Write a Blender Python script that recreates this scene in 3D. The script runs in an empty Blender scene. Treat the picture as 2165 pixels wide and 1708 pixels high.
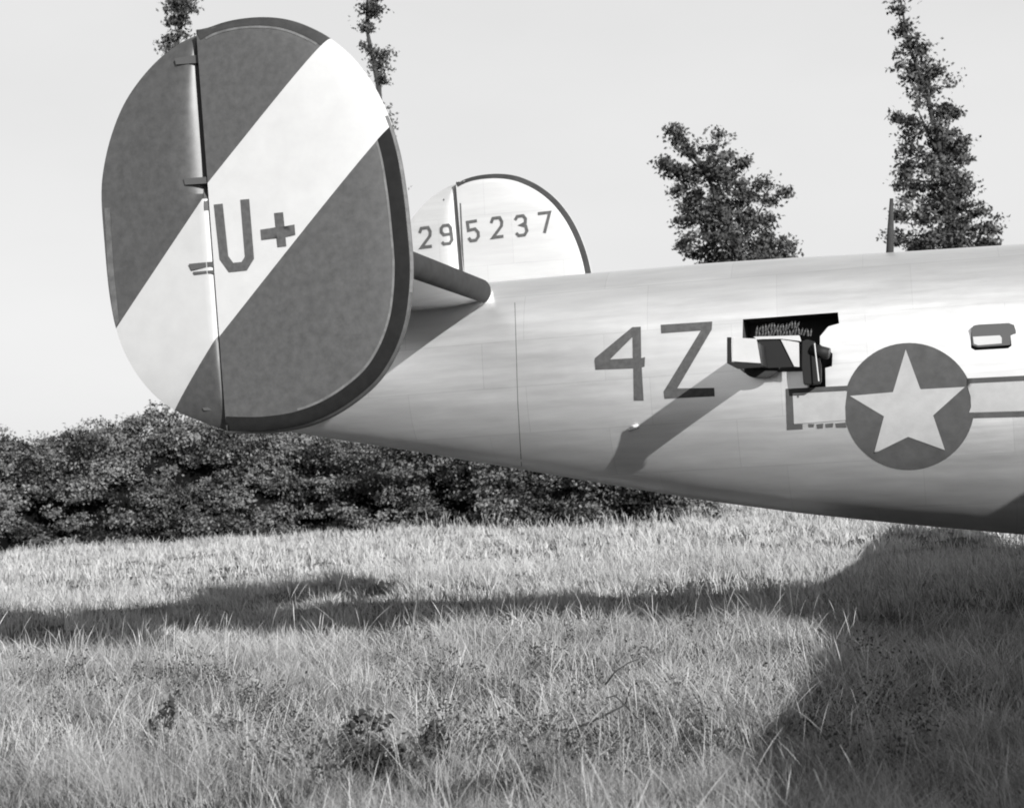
import bpy, bmesh, math, random
import numpy as np
from mathutils import Vector, Matrix
from mathutils.bvhtree import BVHTree
random.seed(7); rng = np.random.default_rng(7)
SC = bpy.context.scene; COL = SC.collection
# ------------------------------------------------------------------ camera
EYE = Vector((0, 0, 1.70)); FOC = 3658.0; CX, CY = 1082.5, 854.0       # measured on the photograph at 2165 x 1708
YAW, PITCH, ROLL = math.radians(13.23), math.radians(2.445), math.radians(3.2)
_F = Vector((-math.sin(YAW)*math.cos(PITCH), math.cos(YAW)*math.cos(PITCH), math.sin(PITCH)))
_r = Vector((math.cos(YAW), math.sin(YAW), 0)); _u = _r.cross(_F)
_R = _r*math.cos(ROLL) - _u*math.sin(ROLL); _U = _r*math.sin(ROLL) + _u*math.cos(ROLL)
cam = bpy.data.objects.new('camera', bpy.data.cameras.new('camera')); COL.objects.link(cam)
cam.matrix_world = Matrix(((_R.x,_U.x,-_F.x,EYE.x),(_R.y,_U.y,-_F.y,EYE.y),(_R.z,_U.z,-_F.z,EYE.z),(0,0,0,1)))
cam.data.sensor_width = 36; cam.data.lens = 36*FOC/2165; cam.data.clip_end = 6000; cam.data.clip_start = .1
cam.data.dof.use_dof = True; cam.data.dof.focus_distance = 15.5; cam.data.dof.aperture_fstop = 4.0
SC.camera = cam
# ------------------------------------------------------------------ light
SUN = Vector((1.67, -2.0, 1.0)).normalized()           # towards the sun: ahead of the aircraft, on the viewer's side, low
elev = math.asin(SUN.z); azim = math.atan2(SUN.x, SUN.y)
W = bpy.data.worlds.new('World'); SC.world = W; W.use_nodes = True
nt = W.node_tree; nt.nodes.clear()
sky = nt.nodes.new('ShaderNodeTexSky'); sky.sky_type = 'NISHITA'; sky.sun_disc = False
sky.sun_elevation = elev; sky.sun_rotation = azim; sky.air_density = 1.0; sky.dust_density = 2.0; sky.ozone_density = 1.0
bw = nt.nodes.new('ShaderNodeRGBToBW'); bg = nt.nodes.new('ShaderNodeBackground'); wo = nt.nodes.new('ShaderNodeOutputWorld')
bg.inputs['Strength'].default_value = 0.10
# bright even haze over the clear sky, thinner overhead, with faint cloud
wc = nt.nodes.new('ShaderNodeTexCoord'); wm = nt.nodes.new('ShaderNodeMapping'); wm.inputs['Scale'].default_value = (1, 1, 2.5)
cn = nt.nodes.new('ShaderNodeTexNoise'); cn.inputs['Scale'].default_value = 3.0; cn.inputs['Detail'].default_value = 5
cr = nt.nodes.new('ShaderNodeMapRange'); cr.inputs[1].default_value = .3; cr.inputs[2].default_value = .7; cr.inputs[3].default_value = 3.55; cr.inputs[4].default_value = 3.95
wz = nt.nodes.new('ShaderNodeSeparateXYZ'); zr = nt.nodes.new('ShaderNodeMapRange'); zr.inputs[1].default_value = .3; zr.inputs[2].default_value = 1; zr.inputs[3].default_value = 1; zr.inputs[4].default_value = .35
mm = nt.nodes.new('ShaderNodeMath'); mm.operation = 'MULTIPLY'; m2 = nt.nodes.new('ShaderNodeMath'); m2.operation = 'MULTIPLY'; m2.inputs[1].default_value = .22; ma = nt.nodes.new('ShaderNodeMath'); ma.operation = 'ADD'
lk = nt.links.new
lk(wc.outputs['Generated'], wm.inputs[0]); lk(wm.outputs[0], cn.inputs[0]); lk(cn.outputs[0], cr.inputs[0]); lk(wc.outputs['Generated'], wz.inputs[0]); lk(wz.outputs['Z'], zr.inputs[0])
lk(cr.outputs[0], mm.inputs[0]); lk(zr.outputs[0], mm.inputs[1]); lk(sky.outputs[0], bw.inputs[0]); lk(bw.outputs[0], m2.inputs[0]); lk(mm.outputs[0], ma.inputs[0]); lk(m2.outputs[0], ma.inputs[1])
lk(ma.outputs[0], bg.inputs[0]); lk(bg.outputs[0], wo.inputs[0])
sl = bpy.data.lights.new('sun', 'SUN'); sl.energy = 5.0; sl.angle = math.radians(.55); sl.color = (1, .995, .985)
so = bpy.data.objects.new('sun', sl); COL.objects.link(so); so.rotation_euler = SUN.to_track_quat('Z', 'Y').to_euler()
vs = SC.view_settings; vs.view_transform = 'Standard'; vs.look = 'None'; vs.gamma = 1; vs.use_curve_mapping = False
vs.exposure = 0.80
SC.cycles.filter_width = 1.9
# ------------------------------------------------------------------ helpers
def ray(px, py): return (_F + _R*((px-CX)/FOC) - _U*((py-CY)/FOC))
def at(px, py, Y):                                      # point of the photograph on the upright plane at distance Y
    d = ray(px, py); return EYE + d*((Y-EYE.y)/d.y)
def on_level(px, py, z=0.0):
    d = ray(px, py); return EYE + d*((z-EYE.z)/d.z)
def link(o, parent=None):
    COL.objects.link(o)
    if parent is not None: o.parent = parent
    return o
def empty(name, loc=(0,0,0)):
    o = bpy.data.objects.new(name, None); o.location = loc; o.empty_display_size = .3; return link(o)
def tag(o, label=None, cat=None, group=None, kind=None):
    if label: o['label'] = label
    if cat: o['category'] = cat
    if group: o['group'] = group
    if kind: o['kind'] = kind
    return o
def local(o, parent):
    """geometry is written in world coordinates; shift the mesh so that it sits right under its parent"""
    off = Vector((0,0,0)); p = parent
    while p is not None: off += p.location; p = p.parent
    if off.length > 0: o.data.transform(Matrix.Translation(-off))
def mesh_obj(name, verts, faces, mat, parent=None, smooth=False):
    me = bpy.data.meshes.new(name); me.from_pydata([tuple(v) for v in verts], [], faces); me.update()
    for m in (mat if isinstance(mat, (list, tuple)) else [mat]): me.materials.append(m)
    if smooth: me.shade_smooth()
    o = bpy.data.objects.new(name, me); link(o, parent)
    if parent is not None: local(o, parent)
    return o
def bm_obj(name, bm, mat, parent=None, smooth=False, normals=True):
    if normals: bmesh.ops.recalc_face_normals(bm, faces=bm.faces)
    me = bpy.data.meshes.new(name); bm.to_mesh(me); bm.free()
    for m in (mat if isinstance(mat, (list, tuple)) else [mat]): me.materials.append(m)
    if smooth: me.shade_smooth()
    o = bpy.data.objects.new(name, me); link(o, parent)
    if parent is not None: local(o, parent)
    return o
def tube(bm, pts, rads, n=8, cap=True):
    pts = [Vector(p) for p in pts]; rings = []
    for i, p in enumerate(pts):
        t = (pts[min(i+1, len(pts)-1)] - pts[max(i-1, 0)]).normalized()
        a = t.cross(Vector((0,0,1)) if abs(t.z) < .9 else Vector((1,0,0))).normalized(); b = t.cross(a)
        rings.append([bm.verts.new(p + (a*math.cos(2*math.pi*k/n) + b*math.sin(2*math.pi*k/n))*rads[i]) for k in range(n)])
    for A, B in zip(rings, rings[1:]):
        for k in range(n): bm.faces.new((A[k], A[(k+1) % n], B[(k+1) % n], B[k]))
    if cap: bm.faces.new(rings[0][::-1]); bm.faces.new(rings[-1])
def prism_px(bm, poly, Y, depth):
    """closed outline of the photograph on plane Y, given real depth behind it"""
    a = [at(x, y, Y) for x, y in poly]; A = [bm.verts.new(p) for p in a]; B = [bm.verts.new(p + Vector((0, depth, 0))) for p in a]
    bm.faces.new(A); bm.faces.new(B[::-1])
    for i in range(len(A)): bm.faces.new((A[i], A[(i+1) % len(A)], B[(i+1) % len(A)], B[i]))
def smooth_line(P, n=10, closed=False):
    P = [Vector((p[0], p[1])) for p in P]; out = []; N = len(P)
    for i in range(N if closed else N-1):
        g = (lambda j: P[j % N]) if closed else (lambda j: P[max(0, min(N-1, j))])
        p0, p1, p2, p3 = g(i-1), g(i), g(i+1), g(i+2)
        for k in range(n):
            t = k/n
            out.append(.5*((2*p1) + (p2-p0)*t + (2*p0-5*p1+4*p2-p3)*t*t + (3*p1-p0-3*p2+p3)*t**3))
    if not closed: out.append(P[-1])
    return out
# ------------------------------------------------------------------ materials
def mat(name, col, rough=.6, metal=0.0, var=0.0, vscale=5.0, bump=0.0, bscale=30.0, spec=.4, stretch=None, detail=4):
    m = bpy.data.materials.new(name); m.use_nodes = True; t = m.node_tree; b = t.nodes['Principled BSDF']
    b.inputs['Base Color'].default_value = (col, col, col, 1); b.inputs['Roughness'].default_value = rough
    b.inputs['Metallic'].default_value = metal; b.inputs['Specular IOR Level'].default_value = spec
    tc = t.nodes.new('ShaderNodeTexCoord'); mp = t.nodes.new('ShaderNodeMapping'); t.links.new(tc.outputs['Object'], mp.inputs[0])
    if stretch: mp.inputs['Scale'].default_value = stretch
    if var:
        n = t.nodes.new('ShaderNodeTexNoise'); n.inputs['Scale'].default_value = vscale; n.inputs['Detail'].default_value = detail
        n.inputs['Roughness'].default_value = .65
        r = t.nodes.new('ShaderNodeMapRange'); r.inputs[1].default_value = .3; r.inputs[2].default_value = .7
        r.inputs[3].default_value = col*(1-var); r.inputs[4].default_value = col*(1+var)
        t.links.new(mp.outputs[0], n.inputs[0]); t.links.new(n.outputs[0], r.inputs[0]); t.links.new(r.outputs[0], b.inputs['Base Color'])
    if bump:
        n2 = t.nodes.new('ShaderNodeTexNoise'); n2.inputs['Scale'].default_value = bscale; n2.inputs['Detail'].default_value = 3
        bp = t.nodes.new('ShaderNodeBump'); bp.inputs['Strength'].default_value = bump; bp.inputs['Distance'].default_value = .02
        t.links.new(mp.outputs[0], n2.inputs[0]); t.links.new(n2.outputs[0], bp.inputs['Height']); t.links.new(bp.outputs[0], b.inputs['Normal'])
    return m
def metal_skin(name, base, rough, pw=1.15, ph=.42, var=.12):
    """bare aluminium sheets: every sheet a little different in tone and polish, streaked lengthwise, slightly dented"""
    m = bpy.data.materials.new(name); m.use_nodes = True; t = m.node_tree; L = t.links.new; b = t.nodes['Principled BSDF']
    tc = t.nodes.new('ShaderNodeTexCoord'); sp = t.nodes.new('ShaderNodeSeparateXYZ'); cb = t.nodes.new('ShaderNodeCombineXYZ')
    L(tc.outputs['Object'], sp.inputs[0]); L(sp.outputs['X'], cb.inputs['X']); L(sp.outputs['Z'], cb.inputs['Y'])
    br = t.nodes.new('ShaderNodeTexBrick'); br.inputs['Scale'].default_value = 1; br.inputs['Brick Width'].default_value = pw
    br.inputs['Row Height'].default_value = ph; br.inputs['Mortar Size'].default_value = .004; br.inputs['Mortar Smooth'].default_value = .3
    br.offset = .35
    br.inputs['Color1'].default_value = (base*(1-var),)*3 + (1,); br.inputs['Color2'].default_value = (base*(1+var),)*3 + (1,)
    br.inputs['Mortar'].default_value = (base*.90,)*3 + (1,)
    L(cb.outputs[0], br.inputs['Vector'])
    st = t.nodes.new('ShaderNodeMapping'); st.inputs['Scale'].default_value = (.6, 3, 7); L(tc.outputs['Object'], st.inputs[0])
    n = t.nodes.new('ShaderNodeTexNoise'); n.inputs['Scale'].default_value = 1.6; n.inputs['Detail'].default_value = 7; n.inputs['Roughness'].default_value = .7
    L(st.outputs[0], n.inputs[0])
    r = t.nodes.new('ShaderNodeMapRange'); r.inputs[1].default_value = .3; r.inputs[2].default_value = .7; r.inputs[3].default_value = .92; r.inputs[4].default_value = 1.07
    L(n.outputs[0], r.inputs[0])
    mx = t.nodes.new('ShaderNodeMix'); mx.data_type = 'RGBA'; mx.blend_type = 'MULTIPLY'; mx.inputs[0].default_value = 1
    L(br.outputs[0], mx.inputs[6]); L(r.outputs[0], mx.inputs[7]); L(mx.outputs[2], b.inputs['Base Color'])
    rr = t.nodes.new('ShaderNodeMapRange'); rr.inputs[1].default_value = .3; rr.inputs[2].default_value = .7; rr.inputs[3].default_value = rough-.03; rr.inputs[4].default_value = rough+.05
    L(n.outputs[0], rr.inputs[0]); L(rr.outputs[0], b.inputs['Roughness'])
    b.inputs['Metallic'].default_value = .82
    n2 = t.nodes.new('ShaderNodeTexNoise'); n2.inputs['Scale'].default_value = 2.2; n2.inputs['Detail'].default_value = 2; L(tc.outputs['Object'], n2.inputs[0])
    bp = t.nodes.new('ShaderNodeBump'); bp.inputs['Strength'].default_value = .2; bp.inputs['Distance'].default_value = .03
    L(n2.outputs[0], bp.inputs['Height'])
    bp2 = t.nodes.new('ShaderNodeBump'); bp2.inputs['Strength'].default_value = .09; bp2.inputs['Distance'].default_value = .004; bp2.invert = True
    L(br.outputs['Fac'], bp2.inputs['Height']); L(bp.outputs[0], bp2.inputs['Normal']); L(bp2.outputs[0], b.inputs['Normal'])
    return m
M_SKIN = metal_skin('bare_aluminium', .75, .36, var=.035)
M_TAILMETAL = metal_skin('pale_aluminium_paint', .33, .55, .9, .6, .03); M_TAILMETAL.node_tree.nodes['Principled BSDF'].inputs['Metallic'].default_value = .15
M_DARK = mat('dark_tail_paint', .05, .42, var=.24, vscale=16, bump=.08, bscale=3, spec=.45, detail=8)
M_WHITE = mat('white_paint', .35, .5, var=.05, vscale=5, detail=8)
M_BOOT = mat('black_rubber', .010, .8, spec=.08, var=.2, vscale=12)
M_BOOTDULL = mat('worn_rubber_and_shade', .032, .8, spec=.1, var=.2, vscale=8)  # boots and mast, also the shade shape under the waist sill
M_CODE = mat('code_letter_paint', .058, .7, spec=.2, var=.25, vscale=25, stretch=(1,1,1))
M_BLUE = mat('roundel_dark_paint', .052, .65, var=.2, vscale=9, spec=.2, detail=8)
M_STAR = mat('roundel_white_paint', .27, .6, var=.1, vscale=6, spec=.2, detail=7)
M_BLACK = mat('dark_interior', .05, .7)
M_GUN = mat('gun_metal', .012, .6, 0, spec=.15)
M_PANE = mat('dull_glazing', .07, .4, spec=.2)
M_PALE = mat('pale_panel_paint', .36, .5, var=.06)
M_CART = mat('brass_cartridge', .09, .5, .3, var=.3, vscale=40)
M_EDGE = mat('edge_highlight_and_trim_grey', .085, .5, var=.3, vscale=14)  # shared grey: painted edge highlight, trim strips and seam
M_TYRE = mat('tyre_rubber', .03, .8)
# ------------------------------------------------------------------ ground
HOLLOW = on_level(1230, 1290); RISE = on_level(760, 1262); RISE2 = on_level(1480, 1240)
def ground_z(x, y):
    s = np.sin
    near = 1/(1+np.exp(-(np.hypot(x, y)-3.0)))
    return (.07*s(x*.42+1.3)*s(y*.36+.4) + .05*s(x*.95+y*.5+2.1) + .035*s(x*1.7-y*1.25) + .018*s(x*3.7+y*2.9+1) + .10*s(y*.11+x*.05+.6))*near \
        - .24*np.exp(-((x-HOLLOW.x)/1.9)**2 - ((y-HOLLOW.y)/1.5)**2) + .20*np.exp(-((x-RISE.x)/1.6)**2 - ((y-RISE.y)/1.5)**2) + .12*np.exp(-((x-RISE2.x)/1.0)**2 - ((y-RISE2.y)/1.2)**2)
def sheet():
    xs = np.concatenate([np.linspace(-900, -60, 15)[:-1], np.linspace(-60, 30, 226), np.linspace(30, 900, 15)[1:]])
    ys = np.concatenate([np.linspace(-300, -8, 8)[:-1], np.linspace(-8, 75, 240), np.linspace(75, 1800, 18)[1:]])
    X, Y = np.meshgrid(xs, ys); Z = ground_z(X, Y)*(np.abs(X) < 80)*(Y < 90); nx, ny = len(xs), len(ys)
    V = np.stack([X, Y, Z], -1).reshape(-1, 3)
    F = [(j*nx+i, j*nx+i+1, (j+1)*nx+i+1, (j+1)*nx+i) for j in range(ny-1) for i in range(nx-1)]
    return V, F
M_SOIL = mat('thatch_soil', .04, .95, var=.5, vscale=9, bump=.6, bscale=40, spec=.1)
V, F = sheet(); g = mesh_obj('ground', V, F, M_SOIL, smooth=True); tag(g, kind='structure')

# ------------------------------------------------------------------ foliage helpers (numpy -> one mesh)
def tri_mesh(name, verts, tris, mat, parent=None, tone=None, smooth=False):
    me = bpy.data.meshes.new(name); n = len(verts); k = len(tris)
    me.vertices.add(n); me.vertices.foreach_set('co', np.asarray(verts, np.float32).ravel())
    me.loops.add(3*k); me.loops.foreach_set('vertex_index', np.asarray(tris, np.int32).ravel())
    me.polygons.add(k); me.polygons.foreach_set('loop_start', np.arange(0, 3*k, 3, dtype=np.int32))
    me.polygons.foreach_set('loop_total', np.full(k, 3, np.int32))
    if smooth: me.polygons.foreach_set('use_smooth', np.ones(k, bool))
    me.update(calc_edges=True); me.materials.append(mat)
    if tone is not None:
        a = me.attributes.new('tone', 'FLOAT', 'POINT'); a.data.foreach_set('value', np.asarray(tone, np.float32))
    o = bpy.data.objects.new(name, me); link(o, parent)
    if parent is not None: local(o, parent)
    return o
def leafy_mat(name, lo, hi, transl=.25, rough=.7, spec=.2):
    m = bpy.data.materials.new(name); m.use_nodes = True; t = m.node_tree; L = t.links.new; b = t.nodes['Principled BSDF']; out = t.nodes['Material Output']
    a = t.nodes.new('ShaderNodeAttribute'); a.attribute_name = 'tone'
    r = t.nodes.new('ShaderNodeMapRange'); r.inputs[3].default_value = lo; r.inputs[4].default_value = hi
    L(a.outputs['Fac'], r.inputs[0]); L(r.outputs[0], b.inputs['Base Color']); b.inputs['Roughness'].default_value = rough; b.inputs['Specular IOR Level'].default_value = spec
    tr = t.nodes.new('ShaderNodeBsdfTranslucent'); L(r.outputs[0], tr.inputs[0])
    mx = t.nodes.new('ShaderNodeMixShader'); mx.inputs[0].default_value = transl; L(b.outputs[0], mx.inputs[1]); L(tr.outputs[0], mx.inputs[2]); L(mx.outputs[0], out.inputs[0])
    return m
M_GRASS = leafy_mat('dry_grass', .035, .42, .2)
M_LEAF = leafy_mat('tree_leaves', .02, .10, .15)
M_HEDGE = leafy_mat('hedge_leaves', .008, .17, .06)
M_WEED = leafy_mat('dark_weed_leaves', .012, .06, .1)
M_BARK = mat('bark', .025, .9, var=.3, vscale=10)
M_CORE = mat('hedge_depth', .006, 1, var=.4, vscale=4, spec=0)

def blades(base, h, lean, bend, width, face, tone, levels, prof=None):
    """curved grass blades; returns verts, tris, tone"""
    N = len(h); K = levels; t = np.linspace(0, 1, K+1)
    d = np.stack([np.cos(lean), np.sin(lean), np.zeros(N)], -1); f = np.stack([np.cos(face), np.sin(face), np.zeros(N)], -1)
    V = np.zeros((N, 2*K+1, 3), np.float32)
    for i in range(K+1):
        c = base + d*(h*bend*(t[i]**1.7))[:, None]; c[:, 2] += h*(t[i] - .45*np.minimum(bend, 1.3)**2*.6*t[i]**2)
        w = (width*(prof[i] if prof is not None else (1-t[i]**1.5)))[:, None]*f*.5
        if i < K: V[:, 2*i] = c - w; V[:, 2*i+1] = c + w
        else: V[:, 2*K] = c
    T = []
    for i in range(K-1): a = 2*i; T += [(a, a+1, a+3), (a, a+3, a+2)]
    T.append((2*K-2, 2*K-1, 2*K)); T = np.array(T)
    tris = (T[None] + (np.arange(N)*(2*K+1))[:, None, None]).reshape(-1, 3)
    return V.reshape(-1, 3), tris, np.repeat(tone, 2*K+1)
def field(x, y, s, p):
    return (np.sin(x*s+p)*np.cos(y*s*1.1-p) + np.sin(x*s*.53-y*s*.7+2*p) + .6*np.sin(x*s*1.9+y*s*1.4+p*3))/2.6
PITS = [(785, 1630, .26), (750, 1590, .16), (345, 1590, .16), (330, 1540, .14), (915, 1590, .15), (900, 1540, .12), (1240, 1545, .14), (1190, 1550, .12), (1310, 1510, .12), (540, 1650, .16), (480, 1640, .14), (610, 1620, .14), (1100, 1470, .12), (1230, 1600, .12), (250, 1500, .12), (560, 1350, .3), (1000, 1400, .3), (90, 1340, .3), (180, 1350, .25), (1060, 1560, .2), (30, 1430, .25), (1350, 1330, .25), (1400, 1400, .2), (880, 1400, .2)]
PITS = [(on_level(x, y, .15), r) for x, y, r in PITS]
def make_grass(r0, r1, dens, levels, wid, hs, tangle=False):
    a0, a1 = math.radians(-36), math.radians(10)
    area = .5*(r1*r1-r0*r0)*(a1-a0); N = int(area*dens)
    nc = max(1, N//22)
    rc = np.sqrt(rng.uniform(r0*r0, r1*r1, nc)); ac = rng.uniform(a0, a1, nc)
    cx, cy = rc*np.sin(ac), rc*np.cos(ac)
    idx = rng.integers(0, nc, N); sp = (.04 + .0028*rc[idx])*np.exp(rng.normal(0, .35, nc))[idx]
    x = cx[idx] + rng.normal(0, 1, N)*sp; y = cy[idx] + rng.normal(0, 1, N)*sp
    big = field(x, y, 1.3, .7); mid = field(x, y, 4.1, 2.2)
    cl = rng.normal(0, 1, nc); hc = np.exp(rng.normal(-.1, .32, nc))[idx]
    hh = hs*(.80 + .34*big + .26*mid)*rng.uniform(.5, 1.2, N)*hc; hh = np.minimum(hh, .33 + .08*rng.uniform(size=N))
    wind = 2.6 + 1.8*field(cx, cy, .9, 1.1)[idx]
    out_ = np.arctan2(y-cy[idx], x-cx[idx]); lean = np.where(rng.uniform(size=N) < .6, out_ + rng.normal(0, .5, N), wind + rng.normal(0, .8, N))
    bend = np.clip(rng.gamma(2.2, .30, N) + .15*cl[idx], .05, 1.5)
    face = rng.uniform(-1.2, 1.2, N)
    if tangle:                                            # fallen, criss-crossing straw
        lean = rng.uniform(0, 2*np.pi, N) + .6*cl[idx]; bend = rng.uniform(.7, 1.5, N); hh = hh*1.1
    patch = field(x, y, 2.3, 4.0) + .7*field(x, y, 6.3, 1.0); pit = patch < -.42; fine_ = field(x, y, 13, 2.0)
    for pc, pr in PITS: pit |= np.hypot((x-pc.x), (y-pc.y)*.8) < pr*(1+.35*np.sin(x*31+y*17))
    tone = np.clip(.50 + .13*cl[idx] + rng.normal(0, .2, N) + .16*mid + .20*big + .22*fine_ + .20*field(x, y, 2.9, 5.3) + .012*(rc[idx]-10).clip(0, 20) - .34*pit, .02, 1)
    hh = hh*np.where(pit, .34, 1)
    base = np.stack([x, y, ground_z(x, y) - .01], -1)
    return blades(base, hh, lean, bend, wid*rng.uniform(.6, 1.5, N), face, tone, levels)
def join(parts):
    Vs, Ts, As, o = [], [], [], 0
    for v, t, a in parts: Vs.append(v); Ts.append(t+o); As.append(a); o += len(v)
    return np.concatenate(Vs), np.concatenate(Ts), np.concatenate(As)
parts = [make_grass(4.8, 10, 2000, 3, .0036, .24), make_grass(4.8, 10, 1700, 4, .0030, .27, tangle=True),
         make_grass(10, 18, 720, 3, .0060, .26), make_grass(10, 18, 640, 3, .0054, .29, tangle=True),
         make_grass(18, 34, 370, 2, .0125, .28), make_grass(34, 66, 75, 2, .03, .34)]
def stalks(r0, r1, dens, w, hmin, hmax):
    a0, a1 = math.radians(-36), math.radians(10); N = int(.5*(r1*r1-r0*r0)*(a1-a0)*dens)
    r = np.sqrt(rng.uniform(r0*r0, r1*r1, N)); a = rng.uniform(a0, a1, N); x, y = r*np.sin(a), r*np.cos(a)
    keep = rng.uniform(-1, 1, N) < field(x, y, .8, 3.0) + .3; x, y = x[keep], y[keep]; N = len(x)
    return blades(np.stack([x, y, ground_z(x, y)], -1), rng.uniform(hmin, hmax, N), rng.uniform(0, 6.28, N), rng.uniform(.1, .7, N),
                  w*rng.uniform(.8, 1.2, N), rng.uniform(-.8, .8, N), np.clip(rng.normal(.78, .15, N), 0, 1), 6, [.45, .4, .35, .3, .75, .8, 0])
parts += [stalks(5.0, 10, 26, .0036, .28, .55), stalks(10, 18, 12, .0055, .30, .52), stalks(18, 34, 7, .009, .30, .55), stalks(34, 60, 5, .018, .4, .7)]
v, t, a = join(parts)
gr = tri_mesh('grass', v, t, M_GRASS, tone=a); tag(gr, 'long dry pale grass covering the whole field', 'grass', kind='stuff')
NTRI = len(t)

def leaf_quads(c, size, tone, up=.0, aim=None):
    N = len(c); n = rng.normal(size=(N, 3)); n[:, 2] += up
    if aim is not None: n += aim
    n /= np.linalg.norm(n, axis=1)[:, None]
    r = rng.normal(size=(N, 3)); a = np.cross(n, r); a /= np.linalg.norm(a, axis=1)[:, None]; b = np.cross(n, a)
    s = (size*rng.uniform(.6, 1.4, N))[:, None]
    V = np.stack([c - a*s, c - b*s*.55 + n*s*.12, c + a*s, c + b*s*.55 + n*s*.12], 1).reshape(-1, 3)
    T = (np.array([[0, 1, 2], [0, 2, 3]])[None] + (np.arange(N)*4)[:, None, None]).reshape(-1, 3)
    return V, T, np.repeat(tone, 4)
def crown_mesh(name, blobs, parent, m, clump_r, per, size, dens):
    """blobs: centre + radii; leaf clumps fill each of them unevenly, with gaps"""
    out = []
    for c, (rx, ry, rz) in blobs:
        n = max(3, int(dens*rx*ry*rz*7.0))
        d = rng.normal(size=(n, 3)); d /= np.linalg.norm(d, axis=1)[:, None]
        cc = np.array(c) + d*(rng.uniform(.25, 1, n)**.5)[:, None]*np.array([rx, ry, rz])
        for q in cc:
            k = rng.integers(per//2, per*3//2); rr = clump_r*rng.uniform(.5, 1.3)
            e = rng.normal(size=(k, 3))*rr*.5*np.array([1.1, 1.1, .7])
            tn = np.clip(rng.normal(.5, .22) + rng.normal(0, .15, k), 0, 1)
            out.append(leaf_quads(q + e, size, tn))
    v, t, a = join(out); return tri_mesh(name, v, t, m, parent, a), len(t)
def tree(name, label, cat, Y, base_px, trunk_px, blobs_px, r0=.2, dens=9, size=.1, group=None, clump=.34, per=30):
    """trunk line and leaf masses measured on the photograph, given real depth round the trunk"""
    top = [at(x, y, Y) for x, y in trunk_px]; b = at(base_px[0], base_px[1], Y); b.z = float(ground_z(b.x, b.y)) - .1
    root = empty(name, b); tag(root, label, cat, group)
    pts = [b] + top; bm = bmesh.new(); n = len(pts)
    tube(bm, pts, [r0*(1-.9*i/(n-1)) for i in range(n)], 8); bm_obj('trunk', bm, M_BARK, root, True)
    blobs = []
    for j, (x, y, rw, rh) in enumerate(blobs_px):
        c = at(x, y, Y); s = Y/FOC; dy = rng.uniform(-.5, .5)*rw*s
        c = Vector((c.x, Y+dy, c.z)); blobs.append(((c.x, c.y, c.z), (rw*s, rw*s*.9, rh*s)))
        if j % 2 == 0:
            k = min(range(n), key=lambda i: abs(pts[i].z - (c.z-rh*s-.5))); p = pts[k]
            bm = bmesh.new(); tube(bm, [p, (p+c)*.5 + Vector((0, 0, -.1)), c], [.07, .045, .015], 5); bm_obj('branch', bm, M_BARK, root, True)
    crown_mesh('crown', blobs, root, M_LEAF, clump, per, size, dens)
    return root
# ------------------------------------------------------------------ trees behind the aircraft
tree('poplar_tree', 'slim dark tree top rising above the upper left edge of the near tail fin', 'tree', 62, (440, 1130), [(430, 700), (365, 130), (385, 40), (395, -120)],
     [(368, 95, 20, 32), (378, 55, 24, 30), (385, 20, 32, 26), (388, -25, 34, 36), (390, -80, 30, 40), (400, -140, 22, 40), (372, 180, 34, 60), (390, 300, 50, 80), (400, 450, 60, 90), (410, 620, 70, 100)], dens=17, size=.075, per=70)
tree('poplar_tree', 'slim dark tree behind the upper right edge of the near tail fin', 'tree', 62, (840, 1110), [(830, 700), (800, 180), (775, 60), (780, -120)],
     [(812, 160, 10, 18), (792, 130, 16, 22), (812, 112, 15, 12), (776, 95, 12, 26), (776, 55, 15, 28), (784, 20, 22, 24), (785, -30, 30, 40), (788, -100, 26, 50), (790, 260, 30, 60), (800, 400, 34, 70)], dens=19, size=.075, per=70)
tree('young_tree', 'bushy dark tree with a pointed leaning top above the middle of the fuselage', 'tree', 60, (1640, 1075), [(1620, 700), (1560, 520), (1490, 360), (1428, 268)],
     [(1428, 278, 5, 12), (1438, 300, 8, 14), (1446, 322, 14, 14), (1410, 346, 12, 8), (1420, 358, 16, 10), (1475, 322, 28, 24), (1515, 300, 26, 22), (1545, 330, 16, 14), (1575, 345, 10, 12), (1425, 352, 18, 12), (1460, 365, 32, 28), (1510, 362, 40, 34), (1548, 370, 28, 26), (1448, 400, 22, 16), (1450, 440, 18, 12), (1440, 470, 14, 8), (1440, 520, 16, 10),
      (1500, 420, 48, 34), (1560, 415, 40, 34), (1605, 390, 16, 14), (1620, 420, 22, 18), (1648, 405, 12, 10), (1480, 465, 36, 26), (1540, 470, 55, 34), (1605, 465, 36, 30), (1465, 500, 22, 14), (1530, 520, 50, 30),
      (1600, 515, 50, 30), (1650, 520, 30, 26), (1460, 535, 22, 12), (1530, 560, 60, 26), (1610, 560, 60, 26), (1660, 555, 28, 26), (1580, 640, 90, 60), (1600, 760, 110, 80)], dens=9, size=.075, per=74)
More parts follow.
